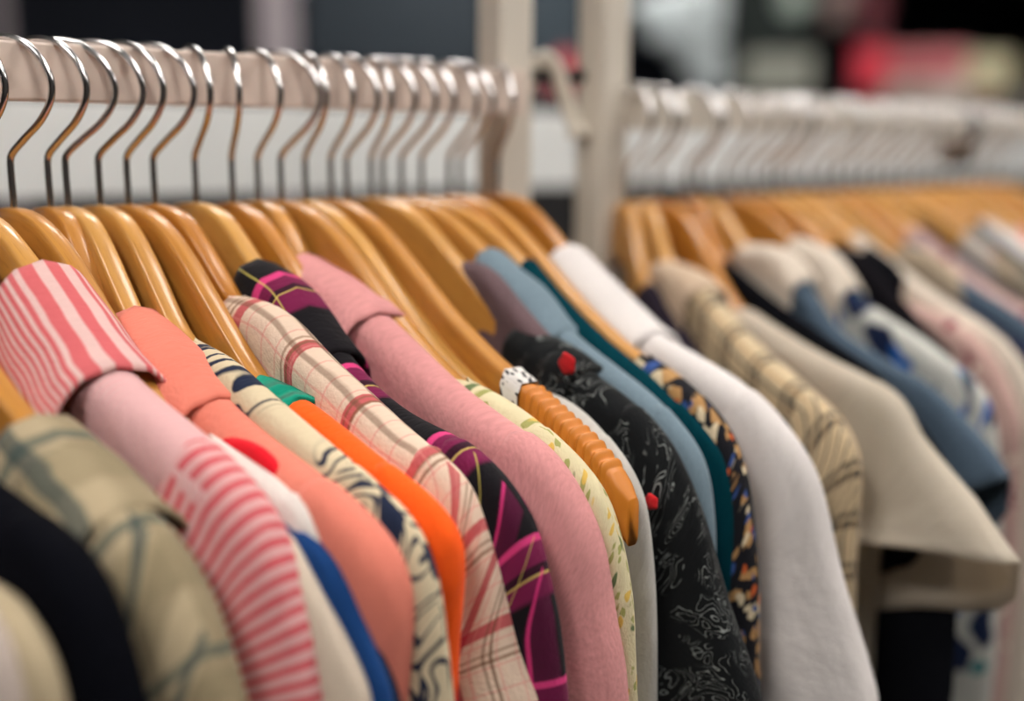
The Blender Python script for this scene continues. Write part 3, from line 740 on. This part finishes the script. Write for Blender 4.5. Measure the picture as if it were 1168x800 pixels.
cam_xy = Vector((0.0, -.5508))
def facing(c):                                   # yaw that turns a front (-Y) face toward the aisle where the photo was taken
    d = Vector((c[0], c[1]))-cam_xy; return math.atan2(d.y, d.x)-PI/2
def at_floor(key): c = BACK[key]; return c
def slab(key, name, label, cat, mat, depth=.3, to_floor=False, extra=None, bevel=.01):
    x, y, z, w, h = BACK[key]
    z0, z1 = (FLOOR if to_floor else z-h/2), z+h/2
    t = link(name, box_mesh(name, [(0, depth/2, 0, w, depth, z1-z0)], bevel), mat)
    t.location = (x, y, (z0+z1)/2); t.rotation_euler = (0, 0, facing((x, y)))
    return tag(t, label, cat)
def column(key, label):
    x, y, z, w, h = BACK[key]
    c = struct(link('trim_1' if key == 'pillar' else 'trim_2', box_mesh('column', [(0, w*.2, 0, w*.62, w*.4, ZT-FLOOR)], .01), mat_simple('column_paint', srgb(176, 166, 172), .7)))
    c.location = (x, y, 0); c.rotation_euler = (0, 0, facing((x, y)))
column('pillar', ''); column('post_left', '')
slab('slate', 'partition_screen', 'wide slate grey display panel behind the near rack', 'panel', mat_simple('slate_panel', srgb(30, 42, 52), .7), .06, True).location.z += 0
# tall panels reach from the floor past the top of the frame
def wardrobe(key, name, label, mat, shelves=()):
    x, y, z, w, h = BACK[key]; top = ZT-.35
    t = thing(name, label, 'cabinet', (x, y, FLOOR), facing((x, y)))
    H_ = top-FLOOR
    link('side_panel', box_mesh('s', [(-w/2+.012, .2, H_/2, .024, .4, H_)], .002), mat, t)
    link('side_panel', box_mesh('s', [(w/2-.012, .2, H_/2, .024, .4, H_)], .002), mat, t)
    link('back_panel', box_mesh('b', [(0, .40, H_/2, w, .02, H_)], .002), mat, t)
    link('top_panel', box_mesh('t', [(0, .2, H_+.012, w, .42, .024)], .002), mat, t)
    for zz in shelves: link('shelf', box_mesh('sh', [(0, .2, zz-FLOOR-.012, w-.05, .38, .024)], .002), mat, t)
    return t
x, y, z, w, h = BACK['brown']
sh_z = BACK['grey_box'][2]-BACK['grey_box'][4]/2
DARKWOOD = mat_simple('dark_brown_laminate', srgb(34, 26, 26), .6)
# shelving for the far right of the view
cx, cy = BACK['sign'][0]+.05, BACK['sign'][1]+.05
t = thing('shelving_unit', 'dark brown shop shelving far behind the right hand rack', 'shelving', (cx, cy, FLOOR), facing((cx, cy)))
SW = 1.35
for zz in (sh_z-.012, sh_z-.45, sh_z-.9): link('shelf', box_mesh('sh', [(.05, .15, zz-FLOOR, SW, .3, .024)], .002), DARKWOOD, t)
link('back_panel', box_mesh('b', [(.05, .31, (sh_z-FLOOR)/2, SW, .02, sh_z-FLOOR)], .002), DARKWOOD, t)
for s in (-1, 1): link('side_panel', box_mesh('s', [(.05+s*SW/2, .15, (sh_z-FLOOR)/2, .024, .3, sh_z-FLOOR)], .002), DARKWOOD, t)

def rest(o, key, base):                       # stand an object on the shelf height
    pass
slab('grey_box', 'storage_box', 'grey green storage box on the far shelving, left of the sale sign', 'box', mat_simple('grey_green_card', srgb(150, 152, 142), .8), .2)
slab('beige_box', 'storage_box', 'beige storage box on the far shelving, right of the sale sign', 'box', mat_simple('beige_card', srgb(190, 182, 150), .8), .2)
slab('dred_box', 'storage_box', 'small dark red box in front of the far shelving', 'box', mat_simple('dark_red_card', srgb(96, 22, 30), .8), .1)

def bag(key, name, label, mat, hmat):
    x, y, z, w, h = BACK[key]; t = thing(name, label, 'bag', (x, y, z-h/2), facing((x, y)))
    bm = bmesh.new(); n = 10
    rows, uvs = [], []
    for i in range(n+1):
        f = i/n; ww = w*(.5-.04*math.sin(f*PI)+.0*f); dp = .05*(1-.6*f)
        rows.append([Vector((math.copysign(abs(math.cos(a))**.4, math.cos(a))*ww, .06+math.copysign(abs(math.sin(a))**.5, math.sin(a))*dp, f*h)) for a in (2*PI*k/24 for k in range(24))])
        uvs.append([(f*h, k*.01) for k in range(25)])
    me = grid_mesh('bag', rows, uvs, closed=True)
    bm.from_mesh(me); bmesh.ops.holes_fill(bm, edges=[e for e in bm.edges if e.is_boundary], sides=0); bmesh.ops.recalc_face_normals(bm, faces=bm.faces); bm.to_mesh(me); bm.free()
    link('bag_body', me, mat, t)
    hp = [(-w*.2, .06, h*.98), (-w*.16, .06, h*1.18), (0, .06, h*1.26), (w*.16, .06, h*1.18), (w*.2, .06, h*.98)]
    link('handle', tube_mesh('handle', resample(catmull(hp, 6), .01), .004, 8), hmat, t)
    return t
bag('red_bag', 'shopping_bag', 'glossy bright red bag hung beside the sale sign', mat_simple('bright_red_gloss', srgb(190, 24, 52), .5), BLACK)
# sale sign: red header over pale lines on a stand
x, y, z, w, h = BACK['sign']
t = thing('sale_sign', 'blurred poster with a red header over a pale lower half', 'sign', (x, y, z-h/2), facing((x, y)))
link('board', box_mesh('board', [(0, .01, h/2, w, .012, h)], .003), mat_simple('poster_pale', srgb(196, 188, 180), .6), t)
link('header', box_mesh('header', [(0, .001, h*.76, w*.98, .008, h*.46)], .002), mat_simple('poster_red', srgb(176, 92, 98), .5), t)
link('stand', box_mesh('stand', [(0, .03, .01, w*.5, .10, .02)], .004), BLACK, t)
for k in range(3): link('text_line', box_mesh('tl', [(-.02+.01*k, .001, h*(.14+.13*k), w*(.7-.1*k), .006, h*.035)], .001), mat_simple('poster_text', srgb(150, 110, 96), .6), t)

def torso(key, name, label, cat, mat, lean=0.0, slant=False):
    # a garment on a display bust: shoulders, chest and short sleeves, with a stand to the floor
    x, y, z, w, h = BACK[key]; t = thing(name, label, cat, (x, y, FLOOR), facing((x, y)))
    top = z+h/2-FLOOR; bot = z-h/2-FLOOR
    rows, uvs = [], []; n = 18
    for i in range(n+1):
        f = i/n; zz = bot+(top-bot)*f
        ww = w*.5*interp(f, [0, .3, .6, .85, .95, 1], [.92, .88, 1.0, .98, .7, .25]); dp = interp(f, [0, .6, .9, 1], [.10, .13, .10, .04])
        if slant: ww *= interp(f, [0, .15, .8, 1], [.28, .45, 1, 1]); lean = (w*.5-ww)/max(.01, abs(f-.5))*(1 if f > .5 else -1)
        rows.append([Vector((lean*(f-.5)+math.cos(a)*ww, .12+math.sin(a)*dp, zz)) for a in (2*PI*k/32 for k in range(32))])
        uvs.append([(f*h, k*.02) for k in range(33)])
    me = grid_mesh('torso', rows, uvs, closed=True); bm = bmesh.new(); bm.from_mesh(me)
    bmesh.ops.holes_fill(bm, edges=[e for e in bm.edges if e.is_boundary], sides=0); bmesh.ops.recalc_face_normals(bm, faces=bm.faces); bm.to_mesh(me); bm.free()
    for p in me.polygons: p.use_smooth = True
    link('shirt', me, mat, t)
    link('stand', tube_mesh('stand', [(0, .12, bot+.05), (0, .12, .02)], .015, 12), BLACK, t)
    link('base_plate', tube_mesh('base', [(0, .12, .02), (0, .12, 0)], .07, 28), BLACK, t)
    return t
torso('white_shirt', 'dress_form', 'display form in a pale bluish white shirt behind the thick post', 'mannequin', plain('bluish_white_cotton', P(226, 238, 242), .03), slant=True)
torso('rose_top', 'dress_form', 'display form in a rose pink top above the red bag', 'mannequin', plain('rose_cotton', P(120, 62, 70), .05))
torso('pink_top', 'dress_form', 'display form in a greyish pink top left of the rose one', 'mannequin', plain('greyish_pink_cotton', P(186, 160, 156), .05))
x, y, z, w, h = BACK['red_hat']
# folded red garment stacked on the shelf board region
rows, uvs = [], []
for i in range(13):
    f = i/12; zz = h*f; rr = interp(f, [0, .15, .5, .8, 1], [.95, 1.0, .85, .55, .05])
    rows.append([Vector((math.cos(a)*w*.55*rr, .1+math.sin(a)*.09*rr, zz)) for a in (2*PI*k/28 for k in range(28))]); uvs.append([(zz, k*.01) for k in range(29)])
me = grid_mesh('cap', rows, uvs, closed=True); bm = bmesh.new(); bm.from_mesh(me)
bmesh.ops.holes_fill(bm, edges=[e for e in bm.edges if e.is_boundary], sides=0); bmesh.ops.recalc_face_normals(bm, faces=bm.faces); bm.to_mesh(me); bm.free()
o = link('knitted_cap', me, plain('faded_red_knit', P(186, 78, 84), .08)); o.location = (x, y, z-h/2); o.rotation_euler = (0, 0, facing((x, y)))
tag(o, 'faded red knitted cap seen through the gap between the posts', 'cap')
tbl = thing('display_plinth', 'dark plinth under the faded red cap', 'plinth', (x, y+.1, FLOOR), facing((x, y)))
link('column', box_mesh('col', [(0, 0, (z-h/2-FLOOR)/2, .25, .25, z-h/2-FLOOR)], .004), BLACK, tbl)
slab('slate2', 'partition_screen', 'narrow slate grey display panel seen between the two posts', 'panel', mat_simple('slate_panel_b', srgb(42, 56, 66), .7), .06, True)
slab('green', 'curtain_panel', 'dark green grey panel far behind, left of the pink tops', 'panel', mat_simple('green_grey_panel', srgb(66, 76, 74), .8), .06, True)
x, y, z, w, h = BACK['lamp']
t = thing('wall_lamp', 'round pale green lamp glowing high on the green panel', 'lamp', (x, y, z), facing((x, y)))
GL = bpy.data.materials.new('lamp_glow'); GL.use_nodes = True; b = GL.node_tree.nodes['Principled BSDF']
b.inputs['Base Color'].default_value = (.6, .7, .62, 1); b.inputs['Emission Color'].default_value = (.55, .7, .6, 1); b.inputs['Emission Strength'].default_value = .12
link('globe', tube_mesh('globe', [(0, .02+.06*math.cos(a), 0) for a in (PI*k/12 for k in range(13))][::-1], [max(.002, w*.5*math.sin(PI*k/12)) for k in range(13)], 20), GL, t)
link('bracket', tube_mesh('bracket', [(0, .07, 0), (0, .30, .0)], .012, 10), BLACK, t)
slab('grey_right', 'partition_screen', 'grey end panel standing behind the right end of the far rack', 'panel', mat_simple('grey_panel', srgb(104, 100, 98), .7), .05, True)

# ------------------------------------------------------------------ camera and world
th, ph_, roll = math.radians(53.01), math.radians(11.29), math.radians(.457)
Fw = Vector((math.cos(th)*math.cos(ph_), math.sin(th)*math.cos(ph_), -math.sin(ph_)))
Rt = Vector((math.sin(th), -math.cos(th), 0)); Up = Rt.cross(Fw)
R2 = Rt*math.cos(roll)+Up*math.sin(roll); U2 = Up*math.cos(roll)-Rt*math.sin(roll)
cd = bpy.data.cameras.new('camera'); cam = bpy.data.objects.new('camera', cd); COL.objects.link(cam)
mt = Matrix((( R2.x, U2.x, -Fw.x, 0), (R2.y, U2.y, -Fw.y, -.5508), (R2.z, U2.z, -Fw.z, .0332), (0, 0, 0, 1)))
cam.matrix_world = mt
cd.sensor_width = 36.0; cd.lens = 36.0*1200/1168; cd.clip_start = .02; cd.clip_end = 60
cd.dof.use_dof = True; cd.dof.focus_distance = .475; cd.dof.aperture_fstop = 1.7; cd.dof.aperture_blades = 0
bpy.context.scene.camera = cam

w_ = bpy.data.worlds.new('world'); bpy.context.scene.world = w_; w_.use_nodes = True
w_.node_tree.nodes['Background'].inputs[0].default_value = (.75, .78, .85, 1); w_.node_tree.nodes['Background'].inputs[1].default_value = .3
sc = bpy.context.scene
sc.view_settings.view_transform = 'Standard'; sc.view_settings.look = 'None'; sc.view_settings.gamma = 1.0
sc.view_settings.use_curve_mapping = False; sc.view_settings.exposure = -0.08
